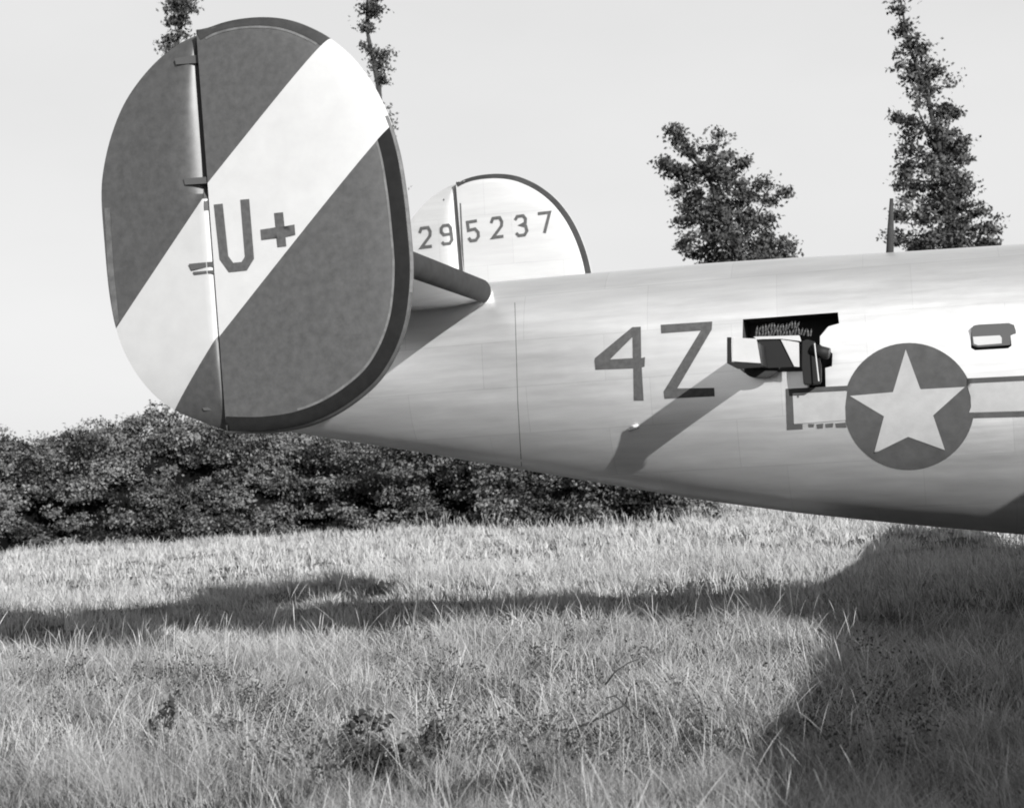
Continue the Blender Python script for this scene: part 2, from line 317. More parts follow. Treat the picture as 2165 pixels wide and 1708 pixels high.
tree('tall_tree', 'tallest tree, its narrow top bending left beyond the antenna mast', 'tree', 60, (2060, 1050), [(2040, 700), (2010, 480), (1990, 330), (1960, 200), (1920, 90), (1893, -60)],
     [(1897, 20, 12, 18), (1905, 50, 20, 22), (1915, 80, 26, 22), (1930, 110, 30, 20), (1912, 135, 20, 16), (1940, 150, 30, 22), (1915, 165, 22, 14), (1975, 150, 28, 14), (1985, 180, 32, 20), (1950, 190, 30, 22), (1935, 222, 30, 18),
      (1985, 225, 36, 24), (2010, 245, 24, 20), (1890, 250, 12, 12), (1950, 262, 38, 22), (2000, 275, 36, 24), (2020, 300, 20, 20), (1925, 295, 24, 18), (1925, 325, 22, 16), (1930, 362, 26, 16), (1970, 310, 44, 24), (2028, 340, 20, 22), (2030, 375, 24, 22), (2005, 330, 34, 22), (1940, 345, 34, 16), (1985, 360, 44, 20),
      (1915, 390, 20, 12), (1910, 445, 18, 14), (1905, 500, 22, 16), (2085, 500, 18, 24), (2000, 395, 46, 26), (1950, 400, 36, 18), (2035, 410, 26, 22), (1920, 425, 20, 14), (1990, 440, 50, 26), (2045, 450, 30, 24), (2075, 440, 16, 18), (1935, 460, 30, 22), (1990, 485, 50, 26), (2050, 490, 40, 24),
      (2088, 480, 18, 26), (1930, 510, 36, 20), (1990, 525, 60, 22), (2060, 520, 50, 22), (2000, 600, 90, 50), (2030, 700, 110, 80)], dens=8, size=.075, per=74)
# ------------------------------------------------------------------ hedge
HP = [(-200, 1170, 4.6), (0, 1150, 3.75), (60, 1147, 3.6), (110, 1145, 3.9), (180, 1142, 4.2), (240, 1138, 4.0), (290, 1135, 4.7), (320, 1133, 4.75), (365, 1130, 4.2), (430, 1127, 4.2), (520, 1122, 4.0), (600, 1116, 3.8), (700, 1112, 3.2), (850, 1108, 3.1), (1000, 1102, 3.0),
      (1150, 1098, 2.6), (1300, 1094, 1.9), (1400, 1091, 1.3), (1490, 1088, .8)]
hb = [];
for px, py, h in HP:
    p = on_level(px, py, .30); hb.append((p.x, p.y, h + (.40 if px < 400 else .35 if px < 720 else .25)))
def hedge_at(s):
    i = min(int(s), len(hb)-2); f = s-i; return [hb[i][k]*(1-f) + hb[i+1][k]*f for k in range(3)]
seg = [0]
for a_, b_ in zip(hb, hb[1:]): seg.append(seg[-1] + math.hypot(b_[0]-a_[0], b_[1]-a_[1]))
hroot = empty('hedge', hb[2][:2] + (0,)); tag(hroot, 'dense overgrown hedge running behind the tail along the field edge', 'hedge')
def hedge_s(d):
    i = max(j for j in range(len(seg)) if seg[j] <= d or j == 0); i = min(i, len(hb)-2); f = (d-seg[i])/(seg[i+1]-seg[i])
    return [hb[i][k]*(1-f) + hb[i+1][k]*f for k in range(3)]
def build_hedge():
    total = seg[-1]; out = []
    # uneven solid core, added to stop see-through; inner shade is put into its colour
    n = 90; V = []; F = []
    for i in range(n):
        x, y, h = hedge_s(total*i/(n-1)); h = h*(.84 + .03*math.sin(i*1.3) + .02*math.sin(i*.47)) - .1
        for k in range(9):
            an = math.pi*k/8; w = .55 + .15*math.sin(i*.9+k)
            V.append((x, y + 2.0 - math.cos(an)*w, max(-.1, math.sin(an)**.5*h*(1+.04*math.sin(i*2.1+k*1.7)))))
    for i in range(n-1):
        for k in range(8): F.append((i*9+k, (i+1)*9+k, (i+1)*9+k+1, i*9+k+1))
    core = mesh_obj('dark_core', V, F, M_CORE, hroot, True)
    # leaf clumps over the face and top
    for big in range(int(total*17)):                     # boughs: each a lump of leaf sprays with dark hollows between
        d0 = rng.uniform(0, total); x0, y0, h0_ = hedge_s(d0); R = rng.uniform(.28, .75)*min(1, h0_/2.2 + .15)
        z0 = (rng.uniform(0, .92) if rng.random() < .60 else rng.uniform(.66, .97))*h0_; fr = (1-(z0/h0_/.97)**2)**.5; yb = y0 + 2.0 - 1.3*fr + rng.uniform(-.75, .45 if z0 < .8*h0_ else 1.2)
        lit = rng.normal(.42, .24)
        for q in range(int(30*R/.6)):
            n_ = rng.normal(size=3); n_ /= np.linalg.norm(n_); n_[1] = -abs(n_[1])*1.0 if rng.random() < .7 else n_[1]
            c = np.array([x0, yb, z0]) + n_*R*np.array([1.15, .8, .62])*rng.uniform(.75, 1.05); c[2] = max(c[2], .08)
            k = rng.integers(8, 18); e = rng.normal(size=(k, 3))*rng.uniform(.06, .15)*np.array([1.2, 1, .6])
            out.append(leaf_quads(c + e, .062, np.clip(lit + rng.normal(0, .16) + rng.normal(0, .15, k), 0, 1), .3, n_*1.5))
    for i in range(int(total/.28)):                        # even crest so that no sky shows through
        d0 = i*.28 + rng.uniform(0, .1)
        if d0 >= total: break
        x0, y0, h0_ = hedge_s(d0)
        for zf in (.74, .87):
            lit = rng.normal(.4, .2); R = .42*min(1, h0_/2.2 + .15)
            for q in range(15):
                n_ = rng.normal(size=3); n_ /= np.linalg.norm(n_); c = np.array([x0, y0 + 1.2 + rng.uniform(-.2, .5), zf*h0_]) + n_*R*np.array([1.1, .8, .7])
                k = rng.integers(8, 16); e = rng.normal(size=(k, 3))*.12
                out.append(leaf_quads(c + e, .062, np.clip(lit + rng.normal(0, .2, k), 0, 1), .3, n_*1.5))
    # shoots standing out of the top
    for c in range(int(total*4.5)):
        d = rng.uniform(0, total); x, y, h = hedge_s(d); L = rng.uniform(.25, .8); k = int(L*22)
        tt = np.linspace(0, 1, k)[:, None]; ln = rng.normal(0, .25)
        pp = np.array([x, y + rng.uniform(.6, 2.4), h*.93]) + tt*np.array([ln*L, 0, L]) + rng.normal(size=(k, 3))*.06*(1.3-tt)
        out.append(leaf_quads(pp, .06, np.clip(rng.normal(.4, .2, k), 0, 1), .3))
    v, t, a = join(out); tri_mesh('leaves', v, t, M_HEDGE, hroot, a); return len(t)
NTRI += build_hedge()

# ================================================================== the aircraft
air = empty('bomber_aircraft', (0, 16, 0))
tag(air, 'silver four-engined bomber with twin striped tail fins standing in the grass field', 'aircraft')
YC, YN, YF = 16.0, 12.25, 19.75                          # centreline, near fin, far fin
# ---- fuselage: top and bottom lines measured at stations, superellipse sections
TOPL = [(560, 650), (800, 621), (1025, 600), (1250, 580), (1500, 559), (1690, 547), (1880, 537), (2165, 519)]
BOTL = [(560, 905), (700, 928), (850, 951), (1100, 993), (1300, 1027), (1500, 1060), (1700, 1086), (1900, 1107), (2165, 1131)]
tl = [at(x, y, YC) for x, y in TOPL]; bl = [at(x, y, YC-.35) for x, y in BOTL]
XT = [p.x for p in tl] + [8.0, 11.5, 14.0, 15.3]; ZT = [p.z for p in tl]; ZT += [ZT[-1]+.1, ZT[-1]+.25, ZT[-1]-.1, 2.6]
XB = [p.x for p in bl] + [6.0, 11.5, 14.0, 15.3]; ZB = [p.z for p in bl]; ZB += [ZB[-1]-.10, ZB[-1]-.05, ZB[-1]+.1, 1.5]
hingeX = at(460, 500, YN).x
X0 = at(598, 850, YC).x
def width_at(x): return float(np.interp(x, [X0, X0+2.0, X0+4.6, X0+7.3, 8, 11.5, 14, 15.3], [.48, .68, .93, 1.10, 1.13, 1.13, .95, .35]))
def top_at(x): return float(np.interp(x, XT, ZT))
def bot_at(x): return float(np.interp(x, XB, ZB)) - .01
NEXP = 2.45
SEAMS = []
def fuselage_mesh():
    xs = list(np.arange(X0, 15.3, .16)) + [15.3]
    for s in SEAMS: xs += [s-.005, s-.003, s+.003, s+.005]
    xs = sorted(xs); n = 72; V = []; F = []
    for x in xs:
        zt, zb, w = top_at(x), bot_at(x), width_at(x); zc, hh = (zt+zb)/2, (zt-zb)/2
        dlt = .006 if any(abs(x-s) < .004 for s in SEAMS) else 0
        for k in range(n):
            a = 2*math.pi*k/n; c, s_ = math.cos(a), math.sin(a)
            V.append((x, YC + (w-dlt)*math.copysign(abs(c)**(2/NEXP), c), zc + (hh-dlt)*math.copysign(abs(s_)**(2/NEXP), s_)))
    for i in range(len(xs)-1):
        for k in range(n): F.append((i*n+k, (i+1)*n+k, (i+1)*n+(k+1) % n, i*n+(k+1) % n))
    F.append(tuple(range(n))); F.append(tuple(range((len(xs)-1)*n, len(xs)*n))[::-1])
    return V, F
V, F = fuselage_mesh()
fus = mesh_obj('fuselage', V, F, [M_SKIN, M_BLACK], air, True)
bmx = bmesh.new(); bmx.from_mesh(fus.data); bmesh.ops.recalc_face_normals(bmx, faces=bmx.faces); bmx.to_mesh(fus.data); bmx.free()
def bvh_of(o):
    off = Vector((0,0,0)); p = o.parent
    while p is not None: off += p.location; p = p.parent
    return BVHTree.FromPolygons([v.co + off for v in o.data.vertices], [tuple(p.vertices) for p in o.data.polygons])
FUS = bvh_of(fus)
def hit(bvh, px, py):
    d = ray(px, py).normalized(); h = bvh.ray_cast(EYE, d, 80)
    return (h[0], h[1]) if h[0] is not None else (None, None)
def cut_hole(obj, poly, Y, depth, extra=None):
    bm = bmesh.new(); prism_px(bm, poly, Y, depth); c = bm_obj('cutter', bm, [M_SKIN, M_BLACK])
    for p in c.data.polygons: p.material_index = 1
    md = obj.modifiers.new('b', 'BOOLEAN'); md.object = c; md.operation = 'DIFFERENCE'; md.solver = 'EXACT'; md.material_mode = 'INDEX'
    bpy.context.view_layer.update(); dg = bpy.context.evaluated_depsgraph_get()
    me = bpy.data.meshes.new_from_object(obj.evaluated_get(dg)); obj.modifiers.clear(); old = obj.data; obj.data = me; bpy.data.meshes.remove(old)
    bpy.data.objects.remove(c, do_unlink=True)
OPEN = [(1552, 661), (1763, 646), (1766, 671), (1742, 678), (1724, 700), (1724, 718), (1752, 738), (1751, 766), (1736, 770), (1737, 812), (1697, 814), (1695, 777), (1557, 781), (1538, 764), (1538, 714), (1552, 711)]
cut_hole(fus, OPEN, 14.4, 1.35)
cut_hole(fus, [(2057, 692), (2066, 688), (2134, 685), (2143, 690), (2146, 722), (2138, 728), (2066, 732), (2057, 727)], 14.4, .65)
# smooth only skin, keep cut edges crisp
fus.data.shade_smooth()
try: fus.data.set_sharp_from_angle(angle=math.radians(38))
except Exception: pass

def decal(name, polys, bvh, m, parent, off=.004, grid=14, thick=False):
    """paint film laid on the curved skin: polygons measured on the photograph, cut fine enough to follow the surface"""
    bm = bmesh.new()
    for P in polys: bm.faces.new([bm.verts.new((x, -y, 0)) for x, y in P])
    xs = [v.co.x for v in bm.verts]; ys = [v.co.y for v in bm.verts]
    g = math.ceil(min(xs)/grid)*grid
    while g < max(xs):
        bmesh.ops.bisect_plane(bm, geom=bm.verts[:]+bm.edges[:]+bm.faces[:], plane_co=(g, 0, 0), plane_no=(1, 0, 0)); g += grid
    g = math.ceil(min(ys)/grid)*grid
    while g < max(ys):
        bmesh.ops.bisect_plane(bm, geom=bm.verts[:]+bm.edges[:]+bm.faces[:], plane_co=(0, g, 0), plane_no=(0, 1, 0)); g += grid
    bmesh.ops.triangulate(bm, faces=bm.faces); last = None
    for v in bm.verts:
        p, n = hit(bvh, v.co.x, -v.co.y)
        if p is None: p, n = (last or (at(v.co.x, -v.co.y, YC-1), Vector((0, -1, 0))))
        if n.y > 0: n = -n
        last = (p, n); v.co = p + n*off
    return bm_obj(name, bm, m, parent, True)
def strip(pts, w):
    """mitred stroke -> quads"""
    P = [Vector(p) for p in pts]; Ls, Rs = [], []
    for i, p in enumerate(P):
        d0 = (P[i]-P[i-1]).normalized() if i else (P[1]-P[0]).normalized(); d1 = (P[i+1]-P[i]).normalized() if i < len(P)-1 else d0
        n0, n1 = Vector((-d0.y, d0.x)), Vector((-d1.y, d1.x)); m_ = (n0+n1).normalized(); s = w/2/max(.35, m_.dot(n0))
        Ls.append(p+m_*s); Rs.append(p-m_*s)
    return [[tuple(Ls[i]), tuple(Ls[i+1]), tuple(Rs[i+1]), tuple(Rs[i])] for i in range(len(P)-1)]
decal('seam', [[(1088, 640), (1089.2, 640), (1095.6, 850), (1103.4, 985), (1101.8, 985), (1094.2, 850)]], FUS, M_EDGE, air, .002)
# ---- squadron letters on the side
# "4": (outline measured) split into non-overlapping pieces
decal('letter', [[(1335, 691), (1356, 691), (1360, 756), (1340, 757)][:0] or [(1337, 692), (1355, 691), (1356, 757), (1338, 757)], [(1338, 757), (1356, 757), (1364, 755), (1363, 775), (1357, 777), (1339, 779)],
      [(1339, 779), (1357, 777), (1361, 847), (1340, 847)], [(1337, 692), (1338, 712), (1290, 760), (1257, 763), (1258, 757)], [(1257, 763), (1290, 760), (1338, 757), (1339, 779), (1259, 782)]], FUS, M_CODE, air, .004)['label'] = 'number 4 painted dark on the side'
decal('letter', [[(1397, 687), (1506, 680), (1505, 697), (1482, 699), (1398, 705)], [(1482, 699), (1505, 697), (1432, 821), (1403, 828)], [(1403, 828), (1432, 821), (1510, 820), (1511, 838), (1405, 843)]], FUS, M_CODE, air, .004)['label'] = 'letter Z painted dark on the side'
# ---- national insignia
def circ(cx, cy, rx, ry, n=64, tilt=0): return [(cx + rx*math.cos(2*math.pi*i/n), cy + ry*math.sin(2*math.pi*i/n)) for i in range(n)]
ins = decal('roundel', [circ(1922, 859, 138, 134)], FUS, M_BLUE, air, .0035)
decal('star', [[(1915, 739), (1945, 820), (1947, 823), (2040, 818), (1973, 878), (1998, 951), (1920, 923), (1848, 958), (1869, 880), (1797, 837), (1888, 829)]], FUS, M_STAR, ins, .008)
# bars: white field with dark border, butted against the disc
decal('bar', [[(1676, 833), (1791, 827), (1787, 860), (1788, 888), (1679, 896)]], FUS, M_STAR, ins, .0075)
decal('bar', [[(2044, 812), (2250, 802), (2250, 866), (2049, 872), (2053, 860), (2052, 838)]], FUS, M_STAR, ins, .0075)
decal('bar_border', [[(1661, 822), (1797, 815), (1791, 826), (1676, 832)], [(1661, 822), (1676, 832), (1679, 897), (1679, 908), (1664, 909)], [(1679, 897), (1697, 896), (1697, 907), (1679, 908)], [(1709, 896), (1722, 896), (1720, 903), (1710, 903)], [(1726, 897), (1741, 895), (1740, 905), (1728, 906)], [(1745, 896), (1762, 894), (1761, 903), (1746, 904)], [(1766, 895), (1788, 893), (1790, 904), (1768, 904)]], FUS, M_BLUE, ins, .0045)
decal('bar_border', [[(2044, 800), (2250, 790), (2250, 801), (2044, 811)], [(2049, 873), (2250, 867), (2250, 879), (2049, 884)]], FUS, M_BLUE, ins, .0045)
# ---- waist position: frame, sill, screens, ammunition belt, gun
def side_y(px, py): 
    p, n = hit(FUS, px, py); return p.y
wh = empty('waist_hatch', (0, 0, 0)); wh.parent = air; wh.location = (0, -16, 0)+Vector((0,0,0)) if False else (0, 0, 0)
WIN_Y = min(side_y(2050, 708), side_y(2100, 683), side_y(2150, 700))
def slab(name, poly, proud, thick, m, parent, bev=0.0, y=14.93):
    bm = bmesh.new(); prism_px(bm, poly, y - proud, thick)
    if bev: bmesh.ops.bevel(bm, geom=bm.edges[:], offset=bev, segments=2, affect='EDGES')
    return bm_obj(name, bm, m, parent)
PR = 1.05                                                 # the chute stands out this far from the skin
slab('chute_lip', [(1549, 714), (1599, 716), (1608, 768), (1547, 764)], PR, .02, M_PALE, wh, .002)
slab('chute_edge', [(1537, 713), (1546, 713), (1546, 766), (1604, 770.5), (1612, 770.5), (1612, 776), (1560, 780), (1537, 768)], PR-.005, .02, M_GUN, wh, .002)
def hull(poly, y0, y1, name):
    bm = bmesh.new(); A = [bm.verts.new(at(x, y, y0)) for x, y in poly]; off = [at(x, y, y0) for x, y in poly]
    B = [bm.verts.new(Vector((p.x, y1, p.z))) for p in off]; bm.faces.new(A); bm.faces.new(B[::-1])
    for i in range(len(A)): bm.faces.new((A[i], A[(i+1) % len(A)], B[(i+1) % len(A)], B[i]))
    return bm_obj(name, bm, M_GUN, wh)
hull([(1551, 717), (1596, 719), (1603, 766), (1549, 764)], 14.93-PR+.025, 15.0, 'case_chute')
slab('chute_brace', [(1650, 717), (1689, 724), (1690, 776), (1679, 775)], .10, .02, M_PALE, wh, .002)
slab('rail', [(1592, 712), (1690, 709), (1694, 722), (1650, 715.5), (1600, 718)], .11, .03, M_PALE, wh, .003)
slab('gun_shield', [(1602, 721), (1648, 718), (1678, 776), (1609, 779)], .09, .02, M_GUN, wh, .003)
slab('gun_mount', [(1695, 722), (1706, 717), (1722, 722), (1736, 770), (1736, 808), (1730, 813), (1699, 813), (1697, 776), (1694, 774)], .06, .1, M_GUN, wh, .006)
bm = bmesh.new(); tube(bm, [at(1716, 740, 14.9), at(1752, 748, 14.86)], [.055, .05], 12); bm_obj('ammunition_drum', bm, M_GUN, wh, True)
bm = bmesh.new(); tube(bm, [at(1722, 726, 14.82), at(1731, 806, 14.80)], [.006, .006], 6); bm_obj('rod', bm, M_PALE, wh)
bm = bmesh.new()                                          # flat dark half-disc: rounded shadow below the sill, put in as a shape
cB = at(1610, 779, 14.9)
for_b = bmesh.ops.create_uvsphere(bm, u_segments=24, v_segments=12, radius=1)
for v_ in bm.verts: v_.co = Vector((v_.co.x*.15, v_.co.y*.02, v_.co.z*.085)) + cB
bm_obj('shade_disc', bm, M_BOOTDULL, wh, True)
belt = empty('ammunition_belt'); belt.parent = wh
cart = None
for i in range(34):
    up_ = i < 15; j = i if up_ else i-15
    px = (1600 + j*6.2) if up_ else (1599 + j*6.4); py = (695 if up_ else 706) + 2.2*math.sin(j*.8 + up_) - j*(.5 if up_ else .28)
    c = at(px, py, 14.97 - .012*up_ + .006*math.sin(i*2.3)); tilt = Vector((.008 + .006*math.sin(i*.7), -.012, .026))
    if cart is None:
        bm = bmesh.new(); tube(bm, [-tilt, tilt*.35, tilt*.6, tilt*1.15], [.0095, .0095, .006, .002], 6)
        me = bpy.data.meshes.new('cartridge'); bm.to_mesh(me); bm.free(); me.materials.append(M_CART); cart = me
    o = bpy.data.objects.new('cartridge', cart); link(o, belt); o.location = c - Vector((0, 16, 0)); o.rotation_euler = (0, .28*math.sin(i*1.9), 0)
# ---- small side window
win = slab('side_window', [(2053, 694), (2059, 688), (2070, 686), (2133, 683), (2144, 687), (2148, 700), (2148, 722), (2141, 729), (2068, 734), (2056, 730)], .004, .01, M_PANE, air, y=WIN_Y)
slab('blind', [(2057, 712), (2114, 709), (2118, 714), (2118, 726), (2068, 730), (2059, 727)], .007, .002, M_PALE, win, y=WIN_Y)
# ---- little vent fitting and mast
c, n = hit(FUS, 1340, 903)
bm = bmesh.new(); tube(bm, [c + Vector((.05, .03, .01)), c + Vector((-.005, -.05, -.005)), c + Vector((-.035, -.06, -.025))], [.026, .022, .016], 10)
bm_obj('vent', bm, M_PALE, air, True)
a_, b_ = at(1881, 545, YC), at(1885, 420, YC)
bm = bmesh.new(); tube(bm, [a_, a_*.55 + b_*.45, b_], [.035, .03, .016], 8)
for v_ in bm.verts: v_.co.y = YC + (v_.co.y-YC)*.55
bm_obj('antenna_mast', bm, M_BOOTDULL, air, True)
# tail turret, hidden from the photograph's side by the near fin
tz = (top_at(X0)+bot_at(X0))/2; tt = empty('tail_turret'); tt.parent = air
bm = bmesh.new(); bmesh.ops.create_uvsphere(bm, u_segments=24, v_segments=14, radius=1)
for v_ in bm.verts: v_.co = Vector((v_.co.x*.45 + X0 - .05, YC + v_.co.y*.44, tz + .1 + v_.co.z*.44))
bm_obj('turret_dome', bm, M_PANE, tt, True)
for s in (-1, 1):
    bm = bmesh.new(); tube(bm, [(X0-.35, YC+s*.2, tz), (X0-1.0, YC+s*.2, tz)], [.03, .02], 8); bm_obj('gun_barrel', bm, M_GUN, tt, True)

# ---- fins and rudders: outline measured on the near fin
HT, HB = (427, 72), (491, 916)
FIN_O = [(427, 72), (460, 55), (505, 43), (560, 38), (612, 43), (660, 60), (705, 86), (750, 126), (790, 180), (822, 245), (846, 320), (860, 400), (869, 480), (875, 560), (872, 630), (862, 690), (840, 750), (805, 805), (755, 850), (700, 884), (640, 906), (575, 916), (530, 917), (491, 916)]
RUD_O = [(425, 73), (390, 87), (345, 118), (300, 165), (262, 222), (235, 290), (219, 360), (215, 420), (221, 510), (229, 600), (238, 660), (248, 702), (266, 750), (296, 800), (335, 843), (380, 872), (430, 893), (488, 914)]
def tail_unit(Yp, side):
    """side -1: near fin, outboard face towards the viewer; +1: far fin"""
    mir = (lambda p: Vector((p.x, Yp + (p.y-YN)*1.0, p.z)))
    fo = [at(p.x, p.y, YN) for p in smooth_line(FIN_O, 6)]; ro = [at(p.x, p.y, YN) for p in smooth_line(RUD_O, 6)]
    h0, h1 = at(*HT, YN), at(*HB, YN)
    def surf(outline, T, prof, gap, name, nose=False):
        """rings run from the hinge line to the outline; thickness follows the chordwise profile"""
        S = [0, .02, .05, .09, .14, .2, .3, .4, .5, .6, .7, .8, .87, .92, .96, .985, 1.0]
        m = len(outline); bm = bmesh.new(); sides = []
        for sd in (-1, 1):
            rows = []
            for i, o in enumerate(outline):
                f = (o.z-h0.z)/(h1.z-h0.z); f = max(0, min(1, f)); hp = h0.lerp(h1, f) + Vector((gap, 0, 0))
                chord = abs(o.x-hp.x); ef = min(1, chord/.75)**.6
                row = []
                for s in S:
                    p = hp.lerp(o, s); th = T*prof(s, f)*ef
                    row.append(Vector((p.x, Yp + sd*th, p.z)))
                rows.append(row)
            sides.append(rows)
        vv = [[[bm.verts.new(p) for p in row] for row in rows] for rows in sides]
        for sd in (0, 1):
            for i in range(m-1):
                for j in range(len(S)-1):
                    try: bm.faces.new((vv[sd][i][j], vv[sd][i][j+1], vv[sd][i+1][j+1], vv[sd][i+1][j]))
                    except ValueError: pass
        for i in range(m-1):                               # close the edge and the spar side
            bm.faces.new((vv[0][i][-1], vv[1][i][-1], vv[1][i+1][-1], vv[0][i+1][-1])); bm.faces.new((vv[0][i][0], vv[1][i][0], vv[1][i+1][0], vv[0][i+1][0]))
        bmesh.ops.remove_doubles(bm, verts=bm.verts, dist=.0004)
        return bm
    finprof = lambda s, f: math.sqrt(max(0, 1-s**3.2))*(1-.1*s)
    def rudprof(s, f):
        nose = 1.0
        if s < .30 and f < .42: nose = .02 + .98*math.sin(min(1, s/.27)*math.pi/2)
        elif s < .03: nose = .8 + .2*s/.03
        return (1-s)**1.0*nose*.94 + .03
    res = []
    for name, outl, T, prof, gap in (('tail_fin', fo, .125, finprof, .006), ('rudder', ro, .125, rudprof, -.010)):
        bm = surf(outl, T, prof, gap, name)
        # stripe edges cut into the skin
        mats = [M_DARK, M_WHITE, M_TAILMETAL, M_BLACK]
        if name == 'tail_fin': LU, LL = ((443, 405), (697, 86)), ((471, 722), (826, 270))
        else: LU, LL = ((247, 693), (425, 447)), ((369, 868), (462, 728))
        pl = []
        for (p, q) in (LU, LL):
            P, Q = at(*p, YN), at(*q, YN); d = (Q-P).normalized(); no = d.cross(Vector((0, 1, 0))).normalized()
            if no.z < 0: no = -no
            pl.append((P, no)); bmesh.ops.bisect_plane(bm, geom=bm.verts[:]+bm.edges[:]+bm.faces[:], plane_co=P, plane_no=no)
        bmesh.ops.recalc_face_normals(bm, faces=bm.faces)
        for f_ in bm.faces:
            c_ = f_.calc_center_median(); between = (c_-pl[0][0]).dot(pl[0][1]) < 0 < (c_-pl[1][0]).dot(pl[1][1])
            outer = (c_.y-Yp)*side > 0
            f_.material_index = (1 if between else 0) if outer else 2
        o = bm_obj(name, bm, mats, air, True); o.data.set_sharp_from_angle(angle=math.radians(35))
        res.append(o)
    fin, rud = res
    if side < 0: fin['label'] = 'near tail fin, dark with a broad white diagonal stripe'; rud['label'] = 'near rudder, dark with a white diagonal stripe'
    else: fin['label'] = 'far tail fin, pale inner face with a serial number'; rud['label'] = 'far rudder, pale inner face'
    return fin, rud, h0, h1
finN, rudN, h0, h1 = tail_unit(YN, -1)
finF, rudF, _, _ = tail_unit(YF, 1)
FB, RB, FFB, RFB = bvh_of(finN), bvh_of(rudN), bvh_of(finF), bvh_of(rudF)
# rubber edge of the fins: a swept band hugging the leading edge, a little proud of the skin
def boot(outline, inner_w, Yp, m, parent, i0, i1, T=.125):
    P = [at(p.x, p.y, YN) for p in smooth_line(outline, 6)][i0:i1]; c = Vector((hingeX+.25, YN, (h0.z+h1.z)/2)); S = [0, .15, .4, .7, .9, 1.0]
    bm = bmesh.new(); rows = []
    for o in P:
        f = max(0, min(1, (o.z-h0.z)/(h1.z-h0.z))); hp = h0.lerp(h1, f)
        d = (Vector((c.x, 0, c.z)) - Vector((o.x, 0, o.z))).normalized(); row = []
        L = []
        for s in S: L.append(s)
        prof = [(inner_w*(1-s), s) for s in S]
        for sd in (-1, 1):
            pts = []
            for w_, s in prof:
                p = Vector((o.x, 0, o.z)) + d*(w_ - .006)
                chord = abs(o.x-hp.x); ff = max(0, min(1, (p.z-h0.z)/(h1.z-h0.z))); hq = h0.lerp(h1, ff)
                rr_ = min(1, w_/.34); th = .118*math.sqrt(max(0, 1-(1-rr_)**2))*.55 + .012*(1 if s < 1 else 0) + .02*s*(s < 1)
                pts.append((p, th))
            row.append(pts)
        rows.append((o, row))
    return rows
def band(name, bvh, outline, i0, i1, w0, m, parent, off, side_dir, inset=1.5, cut=None):
    """strip of the outline, w0 photo-pixels wide, laid on the fin's skin and rounded over its edge"""
    P = smooth_line(outline, 6)[i0:i1]; bm = bmesh.new(); rows = []
    N = len(P); cols = [0, .12, .35, .6, .8, .93, 1.0]
    for i, p in enumerate(P):
        t_ = (P[min(i+1, N-1)]-P[max(i-1, 0)]).normalized(); nrm = Vector((-t_.y, t_.x))
        if nrm.dot(Vector((545, 480))-p) < 0: nrm = -nrm
        rows.append([p + nrm*(inset + w0*(1-c_)) for c_ in cols])
    V = []; 
    for row in rows:
        r_ = []
        for q in row:
            P3 = at(q.x, q.y, YN); o3 = Vector((P3.x, side_dir[1], P3.z))
            h = bvh.ray_cast(o3 + Vector((0, -2, 0)), Vector((0, 1, 0)), 4); y = h[0].y if h[0] is not None else side_dir[1]
            r_.append(bm.verts.new((P3.x, y-off, P3.z)))
        V.append(r_)
    for A, B in zip(V, V[1:]):
        for k in range(len(A)-1): bm.faces.new((A[k], A[k+1], B[k+1], B[k]))
    if cut:
        p_, q_, sg = cut; P_, Q_ = at(*p_, YN), at(*q_, YN); no = (Q_-P_).normalized().cross(Vector((0, 1, 0)))
        if no.z*sg < 0: no = -no
        bmesh.ops.bisect_plane(bm, geom=bm.verts[:]+bm.edges[:]+bm.faces[:], plane_co=P_, plane_no=no, clear_inner=True)
    o = bm_obj(name, bm, m, parent, True)
    return o
nO = len(smooth_line(FIN_O, 6))
def idx_of(pt): 
    P = smooth_line(FIN_O, 6); return min(range(len(P)), key=lambda i: (P[i]-Vector(pt)).length)
iA, iB = idx_of((697, 82)), idx_of((820, 243))
band('deicer_boot', FB, FIN_O, 0, iA+2, 22, M_BOOTDULL, finN, .006, (0, YN), cut=((443, 405), (697, 86), 1))
band('deicer_boot', FB, FIN_O, iB, nO, 29, M_BOOT, finN, .007, (0, YN), inset=6, cut=((471, 722), (826, 270), -1))
band('trim_strip', FB, FIN_O, iB+2, idx_of((640, 906)), 5, M_EDGE, finN, .004, (0, YN), inset=35.5, cut=((471, 722), (826, 270), -1))
band('trim_strip', FB, FIN_O, 2, iA, 5, M_EDGE, finN, .004, (0, YN), inset=24, cut=((443, 405), (697, 86), 1))
band('edge_highlight', FB, FIN_O, iB, idx_of((872, 630)), 5, M_EDGE, finN, .005, (0, YN), inset=.6)  # lighter rim: highlight on the curved fin edge, put into the colour
band('deicer_boot', FFB, FIN_O, 0, idx_of((871, 640)), 17, M_BOOTDULL, finF, .006, (0, YF))
# lettering on the near fin
decal('letter', [q for q in strip([(462, 432), (474, 540), (490, 564), (518, 562), (529, 545), (519, 422)][:1] + [(462, 432), (474, 545), (489, 566), (517, 563), (528, 545), (518, 422)][1:], 19)], FB, M_CODE, finN, .005)['label'] = 'letter U painted on the stripe'
decal('emblem', [[(580, 451), (599, 449), (602, 479), (583, 481)], [(583, 481), (602, 479), (604, 502), (585, 504)], [(551, 486), (583, 481), (585, 504), (553, 508)], [(602, 479), (623, 475), (625, 497), (604, 502)], [(585, 504), (604, 502), (606, 521), (587, 523)]], FB, M_CODE, finN, .005)['label'] = 'plus sign painted on the stripe'
